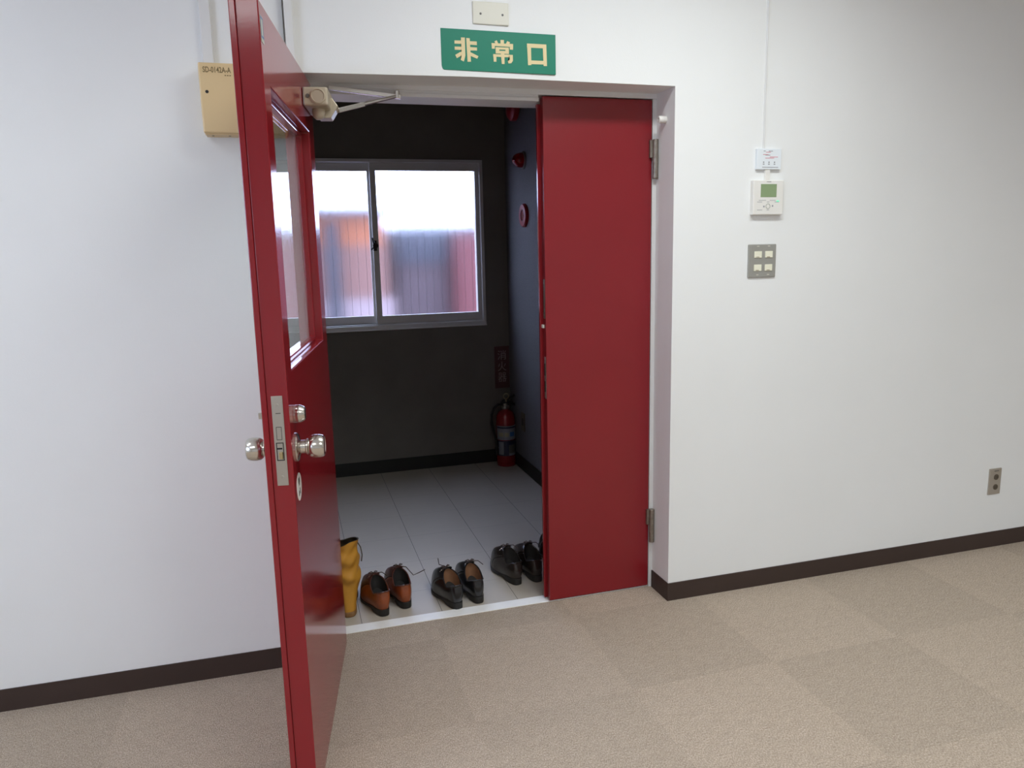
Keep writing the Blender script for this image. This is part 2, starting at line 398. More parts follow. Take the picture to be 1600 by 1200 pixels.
lk = MB().box(-0.806 - ox - 0.006, -0.806 - ox + 0.014, -0.002, 0.012, 0.470, 0.530)
lk.lathe([(0, 0.0), (0.016, 0.0), (0.016, 0.006), (0, 0.006)], (-0.800 - ox, -0.008, 0.500), (0, 1, 0), 16)
lk.tube([(-0.800 - ox, -0.008, 0.505), (-0.812 - ox, -0.016, 0.520), (-0.818 - ox, -0.018, 0.546)], 0.005)
lk.tube([(-0.800 - ox, -0.004, 0.492), (-0.816 - ox, -0.006, 0.486), (-0.824 - ox, 0.004, 0.478)], 0.005)
tag(lk.build('window_latch', M['dark'], win, smooth=40), 'dark crescent latch')

# ------------------------------------------------------------------ outside the window
def outside(name, mb, m, label, cat): return tag(mb.build(name, m), label, cat)
tag(MB().box(-14, 14, YB + 0.4, 24, -1.3, -1.2).build('ground', M['outground']), 'concrete yard outside the frosted window', 'ground', None, 'structure')
b = thing('house', 'blurred blue-grey building behind the right frosted pane', 'building', (0.0, 5.2, -1.2))
MB().box(-0.24, 0.28, 0, 2.5, 0, 2.44).build('wall', M['mauvehouse'], b)
tag(MB().box(-0.25, 0.285, -0.04, 2.6, 2.44, 2.83).build('roof_parapet', M['greyhouse'], b), 'blue-grey upper band')
b = thing('house', 'blurred dull red building at the right edge of the frosted window', 'building', (2.6, 5.0, -1.2))
MB().box(-2.29, 3.0, 0, 2.5, 0, 2.76).build('wall', M['redhouse'], b)
MB().box(-2.29, 3.0, -0.05, 2.5, 2.76, 2.82).build('roof_edge', M['greyhouse'], b)
b = thing('house', 'blurred orange building with a pale lower wall behind the left frosted pane', 'building', (-1.8, 4.4, -1.2))
MB().box(-2.4, 1.34, 0, 2.5, 2.62, 2.88).build('upper_wall', M['orangehouse'], b)
MB().box(-2.4, 1.36, 0, 2.5, 2.15, 2.62).build('middle_wall', M['brownhouse'], b)
MB().box(-2.4, 1.40, -0.02, 2.5, 0, 2.15).build('lower_wall', M['palehouse'], b)
MB().box(-2.5, 1.44, -0.12, 2.5, 2.88, 2.95).build('roof_edge', M['greyhouse'], b)
MB().box(0.82, 0.94, -0.10, -0.02, 0, 2.80).build('drain_pipe', M['darkpipe'], b)

# ------------------------------------------------------------------ the open red door
ANG = math.radians(99.3)
dr = thing('door_1', 'tall red door standing open into the room, with window pane and round knobs', 'door', (-1.2066, 0.068, 0), -ANG, kind='structure')
DW, DB, DT, TH = 0.794, 0.006, 1.857, 0.046
gx0, gx1, gz0, gz1 = 0.1010, 0.7190, 1.0805, 1.6980
MB().ring((0, DW, DB, DT), (gx0, gx1, gz0, gz1), 'y', -TH, 0).build('door_panel', M['red'], dr, bevel=0.0025)
MB().box(DW - 0.045, DW + 0.003, -TH - 0.013, -TH - 0.0003, DB, DT).build('meeting_flange', M['red'], dr, bevel=0.002)
bead = MB().ring((gx0 + 0.0002, gx1 - 0.0002, gz0 + 0.0002, gz1 - 0.0002), (gx0 + 0.012, gx1 - 0.012, gz0 + 0.012, gz1 - 0.012), 'y', -TH + 0.002, -0.022)
bead.build('glazing_bead', M['red'], dr, bevel=0.003)
MB().box(gx0 + 0.008, gx1 - 0.008, -0.040, -0.035, gz0 + 0.008, gz1 - 0.008).build('glass_pane', M['clear'], dr)
# lock plate in the leading edge
lp = MB().box(DW, DW + 0.0015, -0.0365, -0.0120, 0.828, 1.034).build('lock_plate', M['steelplate'], dr, bevel=0.0005)
MB().lathe([(0, 0), (0.0035, 0), (0.0030, 0.0008), (0, 0.0008)], (DW + 0.0015, -0.0245, 1.0135), (1, 0, 0), 14).build('screw', M['steelplate'], lp)
MB().lathe([(0, 0), (0.0035, 0), (0.0030, 0.0008), (0, 0.0008)], (DW + 0.0015, -0.0245, 0.848), (1, 0, 0), 14).build('screw', M['steelplate'], lp)
MB().ring((-0.0305, -0.0185, 0.934, 0.964), (-0.0295, -0.0195, 0.9352, 0.9628), 'x', DW + 0.0014, DW + 0.0018).build('dead_bolt', M['dark'], lp)
la = MB().ring((-0.0330, -0.0165, 0.886, 0.928), (-0.031, -0.0185, 0.888, 0.926), 'x', DW + 0.0014, DW + 0.0018)
la.box(DW + 0.001, DW + 0.0017, -0.0320, -0.0200, 0.912, 0.916)
la.build('latch_slot', M['dark'], lp)
MB().prism([(DW, -0.030), (DW + 0.007, -0.020), (DW, -0.0185)], 'z', 0.890, 0.906).build('latch_bolt', M['brass'], lp, bevel=0.001)
MB().box(DW + 0.001, DW + 0.0018, -0.029, -0.018, 0.994, 0.9955).build('slot', M['dark'], lp)
# knobs
def knob(side):
    kz, ks = 0.900, 0.731
    o = (ks, 0 if side > 0 else -TH, kz); ax = (0, side, 0)
    kn = MB().lathe([(0, 0), (0.0335, 0), (0.0335, 0.003), (0.030, 0.006), (0.020, 0.008), (0.0155, 0.011), (0.0150, 0.022), (0.0185, 0.024), (0.0185, 0.027), (0.0175, 0.028)], o, ax, 32).build('knob_rose', M['steel'], dr, smooth=35)
    MB().lathe([(0.0175, 0.0275), (0.0215, 0.029), (0.0260, 0.034), (0.0276, 0.043), (0.0273, 0.052), (0.0255, 0.061), (0.0225, 0.0645), (0.0200, 0.0650), (0.0185, 0.0635), (0, 0.063)], o, ax, 32).build('knob_grip', M['steel'], kn, smooth=45)
knob(1); knob(-1)
LZ = 0.979
cy = MB().lathe([(0, 0), (0.0205, 0), (0.0208, 0.004), (0.0205, 0.009), (0.0212, 0.0105), (0.0205, 0.015), (0.0165, 0.0235), (0.0140, 0.0258), (0.0115, 0.025), (0, 0.0248)], (0.731, 0, LZ), (0, 1, 0), 28).build('lock_cylinder', M['steel'], dr, smooth=40)
MB().box(0.7265, 0.7355, 0.0245, 0.0255, LZ - 0.001, LZ + 0.001).build('keyhole', M['dark'], cy)
tt = MB().lathe([(0, 0), (0.016, 0), (0.016, 0.003), (0.006, 0.004), (0.005, 0.010), (0, 0.0105)], (0.731, -TH, LZ), (0, -1, 0), 20)
tt.box(0.728, 0.734, -TH - 0.033, -TH - 0.008, LZ - 0.008, LZ + 0.006)
tt.build('thumb_turn', M['steel'], dr, smooth=40)
# round sticker and the small label near the top corner
st = MB().lathe([(0, 0), (0.033, 0), (0.033, 0.0006), (0, 0.0006)], (0.733, 0.0, 0.8045), (0, 1, 0), 36).build('round_sticker', M['plastic'], dr)
g = MB()
for (a0, a1, b0, b1) in ((0.724, 0.742, 0.814, 0.826), (0.728, 0.738, 0.808, 0.815), (0.722, 0.730, 0.786, 0.800), (0.734, 0.744, 0.784, 0.796)):
    g.box(a0, a1, 0.0005, 0.0009, b0, b1)
g.build('pictogram', M['stickerdark'], st)
lb = MB().box(0.757, 0.787, 0, 0.0006, 1.775, 1.828).build('blue_grey_label', M['sticker'], dr)
MB().ring((0.759, 0.785, 1.784, 1.826), (0.762, 0.782, 1.788, 1.822), 'y', 0.0004, 0.0009).build('label_border', M['labelcyan'], lb)
# door closer on the door face
cl = MB().box(0.030, 0.205, 0.0, 0.070, 1.755, 1.806)
cl = cl.build('door_closer', M['closer'], dr, bevel=0.006, seg=3)
MB().lathe([(0, 0), (0.0215, 0), (0.0215, 0.004), (0.0175, 0.005), (0.0165, 0.003), (0, 0.003)], (0.2048, 0.043, 1.7810), (1, 0, 0), 28).build('end_cap', M['closer'], cl, smooth=35)
MB().lathe([(0, 0), (0.006, 0), (0.0055, 0.002), (0, 0.002)], (0.2048, 0.0145, 1.7815), (1, 0, 0), 16).build('valve_screw', M['stickerdark'], cl)
MB().box(0.2045, 0.2075, 0.0025, 0.0055, 1.757, 1.804).build('bright_edge_strip', M['chrome'], cl)
MB().lathe([(0, 0), (0.018, 0), (0.019, 0.010), (0.015, 0.024), (0.008, 0.030), (0, 0.031)], (0.150, 0.036, 1.756), (0, 0, -1), 24).build('spindle_housing', M['closer'], cl, smooth=40)
MB().prism([(0.040, 1.790), (0.074, 1.790), (0.090, 1.768), (0.068, 1.734), (0.032, 1.734)], 'x', 0.070, 0.128).build('arm_bracket', M['closer'], cl, bevel=0.002)

# closer arms reach the head of the frame: points given in the room's coordinates, turned into the door's
dmi = (Matrix.Translation((-1.2066, 0.068, 0)) @ Matrix.Rotation(-ANG, 4, 'Z')).inverted()
def dl(*p): return dmi @ Vector(p)
def bar(p0, p1, wd, ht):
    p0, p1 = Vector(p0), Vector(p1); t = (p1 - p0).normalized(); a = t.cross(Vector((0, 0, 1))).normalized() * wd / 2; u = a.cross(t).normalized() * ht / 2
    return MB().hexa([p0 - a - u, p0 + a - u, p1 + a - u, p1 - a - u, p0 - a + u, p0 + a + u, p1 + a + u, p1 - a + u])
elbow = Vector((-0.938, 0.100, 1.8350))
bar(dl(-1.150, 0.112, 1.855), dl(*(elbow + Vector((0.012, 0, -0.003)))), 0.016, 0.012).build('upper_arm', M['armpaint'], cl, bevel=0.001)
rod0 = Vector((-1.136, -0.026, 1.763))
bar(dl(*rod0), dl(*(rod0.lerp(elbow, 0.42))), 0.014, 0.014).build('lower_arm', M['chrome'], cl, bevel=0.002)
MB().tube([dl(*(rod0.lerp(elbow, 0.40))), dl(*elbow)], 0.0055, 12).build('adjusting_rod', M['chrome'], cl, smooth=40)
MB().cyl(dl(*(elbow + Vector((0, 0, -0.006)))), dl(*(elbow + Vector((0, 0, 0.016)))), 0.009, 18).build('elbow_pin', M['chrome'], cl, bevel=0.001, smooth=40)

# ------------------------------------------------------------------ the fixed narrow leaf
FX0, FX1, FZ0, FZ1 = -0.4335, -0.0180, 0.008, 1.8590
lf = thing('door_2', 'narrow red door leaf, closed, hinged on the right jamb', 'door', (FX1, D, 0), kind='structure')
def fx(x): return x - FX1
MB().box(fx(FX0), fx(FX1), 0, 0.032, FZ0, FZ1).build('door_panel', M['redrough'], lf, bevel=0.0025)
MB().box(fx(FX0) - 0.011, fx(FX1), 0.0322, 0.045, FZ0, 1.838).build('meeting_flange', M['red'], lf, bevel=0.002)
xe = fx(FX0)
sp = MB().box(xe - 0.0012, xe, 0.004, 0.022, 0.800, 0.955).build('strike_plate', M['steelplate'], lf, bevel=0.0004)
MB().box(xe - 0.0016, xe - 0.001, 0.008, 0.018, 0.825, 0.865).box(xe - 0.0016, xe - 0.001, 0.008, 0.018, 0.885, 0.930).build('strike_slot', M['dark'], sp)
fb = MB().box(xe - 0.0012, xe, 0.004, 0.022, 1.095, 1.235).build('flush_bolt', M['hinge'], lf, bevel=0.0004)
for zz in (1.108, 1.222): MB().lathe([(0, 0), (0.004, 0), (0.003, 0.001), (0, 0.001)], (xe - 0.0012, 0.013, zz), (-1, 0, 0), 12).build('screw', M['steelplate'], fb)
MB().box(xe - 0.0060, xe - 0.0005, 0.014, 0.0318, 1.060, 1.072).build('white_tab', M['plastic'], lf, bevel=0.001)
def hinge(z0, z1):
    zm = (z0 + z1) / 2 + 0.005
    h = MB().cyl((fx(-0.0105), -0.014, z0), (fx(-0.0105), -0.014, z1), 0.0105, 20)
    h.build('hinge', M['hinge'], lf, bevel=0.0015, smooth=40)
    k = MB().box(fx(-0.030), fx(-0.010), -0.012, 0.0, zm, z1 - 0.002).box(fx(-0.009), fx(0.002), -0.010, 0.0, z0 + 0.002, zm - 0.002)
    k.build('hinge_plate', M['hinge'], lf, bevel=0.001)
hinge(1.585, 1.722); hinge(0.195, 0.330)

# ------------------------------------------------------------------ things on the white wall
def wall_y(x): return yleft(x) if x <= XL else (yr + (ym - yr) * (x - XL) / (xm - XL) if x < xm else ym + (0 - ym) * (x - xm) / (0 - xm) if x < 0 else 0.0)

# exit sign
sx0, sx1, sz0, sz1 = -0.811, -0.436, 1.897, 2.018
sy = -0.0068
sg = thing('exit_sign', 'green exit sign with cream Japanese characters above the doorway', 'sign', (sx0, sy, sz0))
MB().prism([(0.008, 0), (0.375, 0), (0.375, 0.121), (0.0, 0.121), (0.0, 0.012), (0.003, 0.003)], 'y', -0.003, 0.004).build('sign_board', M['green'], sg, bevel=0.0008)
def q(x, y):
    u = (x - 55) / 1435 * 0.375
    yt = 55 + (x - 55) * 0.0425; yb = 575 + (x - 75) * 0.0275
    return (u, 0.121 * (yb - y) / (yb - yt))
strokes = {
 'hi': [[(298,170),(345,170),(346,395),(325,470),(285,450),(300,400)], [(362,175),(405,178),(412,470),(370,472)], [(218,208),(302,208),(302,250),(218,248)], [(218,285),(302,285),(302,325),(218,325)],
        [(222,388),(302,342),(302,393),(240,430)], [(403,215),(490,217),(490,262),(403,258)], [(403,288),(490,292),(490,330),(403,330)], [(403,348),(505,400),(490,432),(403,396)]],
 'jo': [[(785,192),(828,192),(828,240),(785,240)], [(708,212),(738,196),(756,236),(728,242)], [(870,205),(906,220),(890,248),(852,240)],
        [(672,232),(943,240),(940,312),(900,310),(900,277),(712,268),(712,303),(675,303)],
        [(722,282),(888,286),(888,314),(722,310)], [(722,326),(888,330),(888,366),(722,361)], [(722,300),(767,302),(767,345),(722,345)], [(845,302),(888,302),(888,345),(845,345)],
        [(690,370),(935,376),(935,408),(690,402)], [(690,371),(728,371),(728,465),(695,465)], [(895,376),(936,376),(936,450),(915,480),(880,484),(870,452),(895,440)], [(786,358),(830,360),(830,492),(795,492)]],
 'ko': [[(1120,230),(1170,232),(1172,498),(1130,502)], [(1322,240),(1368,242),(1374,508),(1330,508)], [(1120,230),(1368,239),(1368,288),(1120,280)], [(1128,440),(1371,445),(1371,490),(1128,486)]]}
for k in ('hi', 'jo', 'ko'):
    g = MB()
    for i, s_ in enumerate(strokes[k]): g.prism([q(*pt) for pt in s_], 'y', -0.0036 - 0.00002 * i, -0.0028)
    g.build('character', M['cream'], sg)

bp = thing('blank_plate', 'ivory blank cover plate with two screws above the exit sign', 'cover plate', (-0.650, sy + 0.001, 2.069))
MB().box(-0.0585, 0.0585, -0.006, 0.004, -0.0335, 0.0335).build('plate', M['ivory'], bp, bevel=0.003)
for xx in (-0.033, 0.038): MB().lathe([(0, 0), (0.0036, 0), (0.0030, 0.0012), (0, 0.0012)], (xx, -0.006, -0.003), (0, -1, 0), 14).build('screw', M['stickerdark'], bp)

# alarm control box on the left
bx = thing('control_box', 'beige metal control box on the wall, partly hidden by the open door', 'box', (-1.400, wall_y(-1.40), 1.686))
MB().box(-0.113, 0.113, -0.058, 0.01, 0.0, 0.188).build('cover', M['beige'], bx, bevel=0.004)
MB().box(-0.109, 0.109, -0.050, 0.01, -0.004, 0.002).build('base_plate', M['beige'], bx, bevel=0.001)
for xx in (-0.090, -0.045): MB().lathe([(0, 0), (0.0035, 0), (0.003, 0.001), (0, 0.001)], (xx, -0.030, -0.004), (0, 0, -1), 12).build('screw', M['stickerdark'], bx)
MB().lathe([(0, 0), (0.0045, 0), (0.0045, 0.0008), (0, 0.0008)], (-0.0945, -0.0578, 0.110), (0, -1, 0), 16).build('keyhole', M['dark'], bx)
text('model_lettering', 'SD-0142A-A', 0.0205, M['boxtext'], bx, (-0.064, -0.0581, 0.1690), (PI / 2, 0, 0), 0.0003, bold=0.0004, fit=(0.074, 0.0155))
g = MB()
for i in range(3): g.box(-0.0445 + i * 0.0063, -0.0405 + i * 0.0063, -0.0585, -0.0575, 0.1535, 0.1562)
g.build('small_print', M['boxtext'], bx)
sk = MB().box(-0.0148, 0.019, -0.0585, -0.0575, 0.031, 0.072).build('rating_sticker', M['sticker'], bx)
MB().box(-0.0148, 0.019, -0.0588, -0.058, 0.0125, 0.031).build('sticker_foot', M['stickerdark'], sk)
g = MB()
for i in range(3): g.box(-0.011, 0.015, -0.0588, -0.058, 0.062 - i * 0.009, 0.0645 - i * 0.009)
g.build('sticker_print', M['inkgrey'], sk)
g = MB(); g.tube([(0.088, -0.0583, 0.036), (0.089, -0.0583, 0.022), (0.096, -0.0583, 0.018), (0.103, -0.0583, 0.022), (0.104, -0.0583, 0.036)], 0.0016, 6).tube([(0.093, -0.0583, 0.032), (0.096, -0.0583, 0.024), (0.099, -0.0583, 0.032)], 0.0014, 6)
g.build('emblem', M['boxtext'], bx)

def duct(name, label, x0, x1, z0, depth, cat='cable duct', m='white_paint', shadow_line=False):
    o = thing(name, label, cat, ((x0 + x1) / 2, wall_y((x0 + x1) / 2), z0)); hw = (x1 - x0) / 2
    MB().box(-hw, hw, -depth * 0.55, 0.004, 0, CZ - z0 - 0.001).build('duct_base', M[m], o, bevel=0.0008)
    MB().box(-hw + 0.002, hw - 0.002, -depth, -depth * 0.5, 0.001, CZ - z0 - 0.002).build('duct_cover', M[m], o, bevel=0.002)
    if shadow_line: MB().box(-hw - 0.0022, -hw, -depth * 0.9, 0.002, 0, CZ - z0 - 0.002).build('shadow_strip', M['stickerdark'], o)  # thin dark grey strip painted in for the shadow line left of the duct
    return o
duct('cable_duct', 'white cable duct running up from the beige control box', -1.503, -1.470, 1.873, 0.014)
duct('cable_duct', 'white cable duct on the wall between open door and doorway', -1.2745, -1.2465, 1.875, 0.020, shadow_line=True)
duct('cable_cover', 'thin white cable cover running up from the air conditioner controller', 0.3515, 0.3590, 1.66, 0.006, 'cable cover')

# card, controller, switches, outlet on the right
cd = thing('instruction_card', 'small white card with faded red print above the wall controller', 'card', (0.3735, 0, 1.607))
MB().box(-0.0500, 0.0500, -0.0115, 0.003, 0.0, 0.071).build('card_sheet', M['paper'], cd, bevel=0.001)
def dash(x0, x1, z0, z1, m): MB().box(x0, x1, -0.0121, -0.0112, z0, z1).build('print_line', M[m], cd)
for (a0, a1, b) in ((-0.014, 0.006, 0.058), (-0.026, -0.004, 0.050), (0.002, 0.036, 0.042), (-0.016, 0.020, 0.038)): dash(a0, a1, b, b + 0.0022, 'inkred')
for (a0, a1, b) in ((-0.024, -0.016, 0.062), (-0.003, 0.014, 0.062), (-0.016, 0.004, 0.048), (-0.028, 0.038, 0.006)): dash(a0, a1, b, b + 0.0024, 'inkgrey')
for a in (-0.026, -0.004, 0.019): dash(a, a + 0.007, 0.016, 0.0195, 'inkgrey'); dash(a + 0.001, a + 0.006, 0.022, 0.027, 'inkgrey')

MB().box(-0.0125, 0.0075, -0.009, 0.003, -0.037, 0.0005).build('cable_cover', M['plastic'], cd, bevel=0.001)

tc = thing('wall_controller', 'white air conditioner controller with green screen under the small card', 'controller', (0.371, 0, 1.447))
MB().box(-0.063, 0.063, -0.019, 0.004, 0.0, 0.122).build('case', M['plastic'], tc, bevel=0.003)
MB().box(-0.033, 0.033, -0.0196, -0.0185, 0.062, 0.108).build('screen', M['lcd'], tc, bevel=0.0004)
text('brand_lettering', 'DAIKIN', 0.0055, M['stickerdark'], tc, (0.0, -0.0191, 0.1155), (PI / 2, 0, 0), 0.0002)
g = MB()
for (a0, a1, b) in ((-0.046, -0.026, 0.044), (-0.046, -0.024, 0.016), (0.026, 0.044, 0.044), (-0.006, 0.004, 0.044), (-0.006, 0.004, 0.016), (-0.040, -0.010, 0.050), (0.006, 0.030, 0.050)): g.box(a0, a1, -0.0195, -0.0186, b, b + 0.0018)
for (a, b) in ((-0.018, 0.029), (0.018, 0.031)): g.box(a - 0.003, a + 0.003, -0.0195, -0.0186, b - 0.003, b + 0.003)
g.build('button_print', M['inkgrey'], tc)
MB().lathe([(0.0075, 0), (0.0095, 0), (0.0095, 0.0008), (0.0075, 0.0008), (0.0075, 0)], (-0.001, -0.019, 0.030), (0, -1, 0), 24, False).build('round_button', M['sticker'], tc)
gm = Nodes('green_pilot_light'); gm.b.inputs['Base Color'].default_value = (0.1, 0.8, 0.45, 1); gm.b.inputs['Emission Color'].default_value = (0.35, 1, 0.65, 1); gm.b.inputs['Emission Strength'].default_value = 0.35
MB().box(0.034, 0.045, -0.0198, -0.0186, 0.046, 0.050).build('pilot_light', gm.m, tc)

sw = thing('light_switch', 'grey metal switch plate with four cream buttons below the controller', 'light switch', (0.3635, 0, 1.2815))
MB().box(-0.0585, 0.0585, -0.006, 0.004, -0.0605, 0.0605).build('plate', M['plate'], sw, bevel=0.003)
for a in (-0.0195, 0.0265):
    for b_ in (0.0235, -0.0245):
        bt = MB().box(a - 0.0155, a + 0.0155, -0.0088, -0.004, b_ - 0.0118, b_ + 0.0118).build('button', M['button'], sw, bevel=0.0012)
        MB().box(a - 0.009, a + 0.004, -0.0092, -0.0085, b_ - 0.0098, b_ - 0.0080).build('button_mark', M['boxtext'], bt)
    for b_ in (0.0535, -0.0500): MB().box(a - 0.005, a + 0.005, -0.0066, -0.0055, b_ - 0.0012, b_ + 0.0012).build('screw_slot', M['ivory'], sw)

ou = thing('wall_outlet', 'grey metal wall outlet low on the wall at the far right', 'outlet', (1.575, 0, 0.303))
MB().box(-0.0330, 0.0330, -0.005, 0.004, -0.0585, 0.0585).build('plate', M['outletmetal'], ou, bevel=0.002)
for b_ in (0.020, -0.025):
    s_ = MB().lathe([(0, 0), (0.0125, 0), (0.0125, 0.003), (0, 0.003)], (0.004, -0.004, b_), (0, -1, 0), 24).build('socket', M['outletdark'], ou)
    MB().box(-0.001, 0.001, -0.0075, -0.0065, b_ - 0.004, b_ + 0.004).box(0.008, 0.010, -0.0075, -0.0065, b_ - 0.004, b_ + 0.004).build('slot', M['dark'], s_)
MB().box(-0.008, 0.016, -0.0058, -0.0045, 0.0455, 0.0490).build('stamp', M['stickerdark'], ou)

# bumper on the right reveal
bu = thing('door_bumper', 'small white round bumper on the right side of the door recess', 'bumper', (0, 0.066, 1.781))
MB().lathe([(0.011, 0.0), (0.0125, 0.002), (0.0125, 0.026), (0.0105, 0.030), (0.0055, 0.030), (0.0055, 0.020), (0, 0.020)], (0.001, 0, 0), (-1, 0, 0), 24).build('bumper_body', M['plastic'], bu, smooth=40)
MB().lathe([(0, 0), (0.0052, 0), (0.0052, 0.003), (0, 0.003)], (-0.0195, 0, 0), (-1, 0, 0), 16).build('screw', M['dark'], bu)

# ------------------------------------------------------------------ things on the stairwell walls
s2 = thing('extinguisher_sign', 'narrow dark red sign with Japanese letters above the fire extinguisher', 'sign', (-0.044, YB, 0.478))
MB().box(-0.048, 0.048, -0.003, 0.003, 0.0, 0.268).build('sign_board', M['signred'], s2, bevel=0.0008)
for i, ch in enumerate('消火器'):
    text('character', ch, 0.062, M['signletter'], s2, (0.0, -0.0033, 0.212 - i * 0.071), (PI / 2, 0, 0), 0.0003, fit=(0.056, 0.060))

XW = XR
al = thing('alarm_lamp', 'red domed alarm lamp on the stucco wall', 'alarm lamp', (XW, 1.745, 1.838))
MB().lathe([(0, -0.002), (0.050, -0.002), (0.050, 0.008), (0.044, 0.012), (0, 0.012)], (0, 0, 0), (-1, 0, 0), 28).build('lamp_base', M['stickerdark'], al, smooth=40)
MB().lathe([(0.041, 0.010), (0.040, 0.028), (0.034, 0.046), (0.022, 0.060), (0.010, 0.066), (0, 0.067)], (0, 0, 0), (-1, 0, 0), 28).build('red_lens', M['redlens'], al, smooth=60)
fd = thing('fire_alarm_button', 'round red fire alarm call button on the stucco wall below the lamp', 'alarm button', (XW, 1.742, 1.535))
MB().lathe([(0, -0.002), (0.066, -0.002), (0.066, 0.010), (0.060, 0.018), (0.036, 0.018), (0.032, 0.012), (0, 0.012)], (0, 0, 0), (-1, 0, 0), 36).build('housing', M['redthing'], fd, smooth=35)
MB().lathe([(0.030, 0.0115), (0.034, 0.0115), (0.034, 0.0185), (0.030, 0.0185), (0.030, 0.0115)], (0, 0, 0), (-1, 0, 0), 32, False).build('button_ring', M['ringpink'], fd)
MB().lathe([(0, 0.011), (0.027, 0.011), (0.025, 0.015), (0, 0.015)], (0, 0, 0), (-1, 0, 0), 28).build('push_button', M['extred'], fd, smooth=40)
be = thing('alarm_bell', 'red alarm bell high on the stucco wall, cut by the door frame', 'alarm bell', (XW, 1.82, 2.135))
MB().lathe([(0, -0.002), (0.040, -0.002), (0.040, 0.020), (0, 0.020)], (0, 0, 0), (-1, 0, 0), 24).build('bell_base', M['stickerdark'], be, smooth=40)
MB().lathe([(0, 0.018), (0.074, 0.018), (0.076, 0.030), (0.074, 0.048), (0.060, 0.060), (0.030, 0.066), (0, 0.067)], (0, 0, 0), (-1, 0, 0), 32).build('gong', M['redthing'], be, smooth=40)
so = thing('stairwell_outlet', 'dark outlet plate on the stucco wall beside the fire extinguisher', 'outlet', (XW, 1.850, 0.310))
MB().box(-0.006, 0.002, -0.033, 0.033, -0.057, 0.057).build('plate', M['outletdark'], so, bevel=0.002)
MB().box(-0.0075, -0.005, -0.012, 0.012, -0.022, 0.022).build('socket', M['dark'], so)

# fire extinguisher
ex = thing('fire_extinguisher', 'red fire extinguisher with black hose standing in the dark corner', 'fire extinguisher', (-0.056, 2.030, 0))
MB().lathe([(0, 0), (0.058, 0), (0.060, 0.004), (0.060, 0.018), (0.0575, 0.020), (0.0605, 0.024), (0.0605, 0.300), (0.057, 0.322), (0.046, 0.342), (0.028, 0.356), (0.020, 0.362), (0.020, 0.372), (0, 0.372)], n=40).build('cylinder', M['extred'], ex, smooth=35)
def arc_band(a0, a1, z0, z1, r, m, name, parent, n=14):
    g = MB(); rows = []
    A = [a0 + (a1 - a0) * i / n for i in range(n + 1)]
    ins = [[g.bm.verts.new((rr * math.sin(a), -rr * math.cos(a), z)) for a in A] for rr in (r, r + 0.0006) for z in (z0, z1)]
    for i in range(n):
        g.bm.faces.new((ins[2][i], ins[2][i + 1], ins[3][i + 1], ins[3][i])); g.bm.faces.new((ins[0][i + 1], ins[0][i], ins[1][i], ins[1][i + 1]))
        g.bm.faces.new((ins[0][i], ins[0][i + 1], ins[2][i + 1], ins[2][i])); g.bm.faces.new((ins[1][i + 1], ins[1][i], ins[3][i], ins[3][i + 1]))
    for i in (0, n): g.bm.faces.new((ins[0][i], ins[1][i], ins[3][i], ins[2][i]))
    return g.build(name, m, parent, smooth=30)
R = math.radians
l1 = arc_band(R(-80), R(62), 0.172, 0.262, 0.0606, M['labelwhite'], 'upper_label', ex)
arc_band(R(-76), R(58), 0.246, 0.256, 0.0611, M['labelblue'], 'title_strip', l1)
arc_band(R(-60), R(-30), 0.194, 0.220, 0.0611, M['labelyellow'], 'pictogram', l1)
arc_band(R(-24), R(2), 0.194, 0.220, 0.0611, M['labelyellow'], 'pictogram', l1)
arc_band(R(10), R(40), 0.194, 0.222, 0.0611, M['labelcyan'], 'pictogram', l1)
l2 = arc_band(R(-80), R(62), 0.070, 0.168, 0.0606, M['labelblue'], 'lower_label', ex)
arc_band(R(-64), R(-30), 0.078, 0.160, 0.0611, M['labelwhite'], 'print_block', l2)
arc_band(R(0), R(46), 0.074, 0.140, 0.0611, M['stickerdark'], 'print_block', l2)
arc_band(R(2), R(44), 0.072, 0.086, 0.0615, M['labelwhite'], 'print_strip', l2)
MB().lathe([(0.022, 0.362), (0.024, 0.366), (0.024, 0.380), (0.017, 0.384), (0.017, 0.398), (0, 0.398)], n=24).build('valve', M['steelplate'], ex, smooth=40)
MB().tube([(-0.028, -0.004, 0.402), (0.0, -0.004, 0.408), (0.040, -0.004, 0.400), (0.068, -0.004, 0.382)], [0.010, 0.011, 0.009, 0.007]).build('carry_handle', M['hose'], ex, smooth=60)
MB().tube([(-0.020, -0.002, 0.410), (0.010, -0.002, 0.424), (0.050, -0.002, 0.440), (0.062, -0.002, 0.446)], [0.008, 0.008, 0.007, 0.006]).build('squeeze_lever', M['hose'], ex, smooth=60)
rg = [(0.0035 + 0.0165 * math.cos(2 * PI * i / 18), -0.012, 0.444 + 0.0165 * math.sin(2 * PI * i / 18)) for i in range(19)]
MB().tube(rg, 0.0042, 8).tube([(0.003, -0.012, 0.428), (0.003, -0.010, 0.408)], 0.006).build('safety_pin_ring', M['labelyellow'], ex, smooth=60)
hp = [(-0.020, -0.006, 0.392), (-0.050, -0.010, 0.394), (-0.078, -0.014, 0.372), (-0.094, -0.018, 0.330), (-0.096, -0.022, 0.280), (-0.086, -0.026, 0.225), (-0.074, -0.028, 0.180), (-0.070, -0.028, 0.130)]
MB().tube(hp, 0.0085, 12).build('hose', M['hose'], ex, smooth=60)
MB().lathe([(0.010, 0), (0.011, 0.01), (0.012, 0.05), (0.010, 0.055), (0, 0.055)], (-0.0695, -0.028, 0.078), (0, 0, 1), 18).build('nozzle', M['hose'], ex, smooth=40)
MB().box(-0.078, -0.058, -0.034, -0.010, 0.120, 0.128).build('hose_clip', M['steelplate'], ex, bevel=0.001)

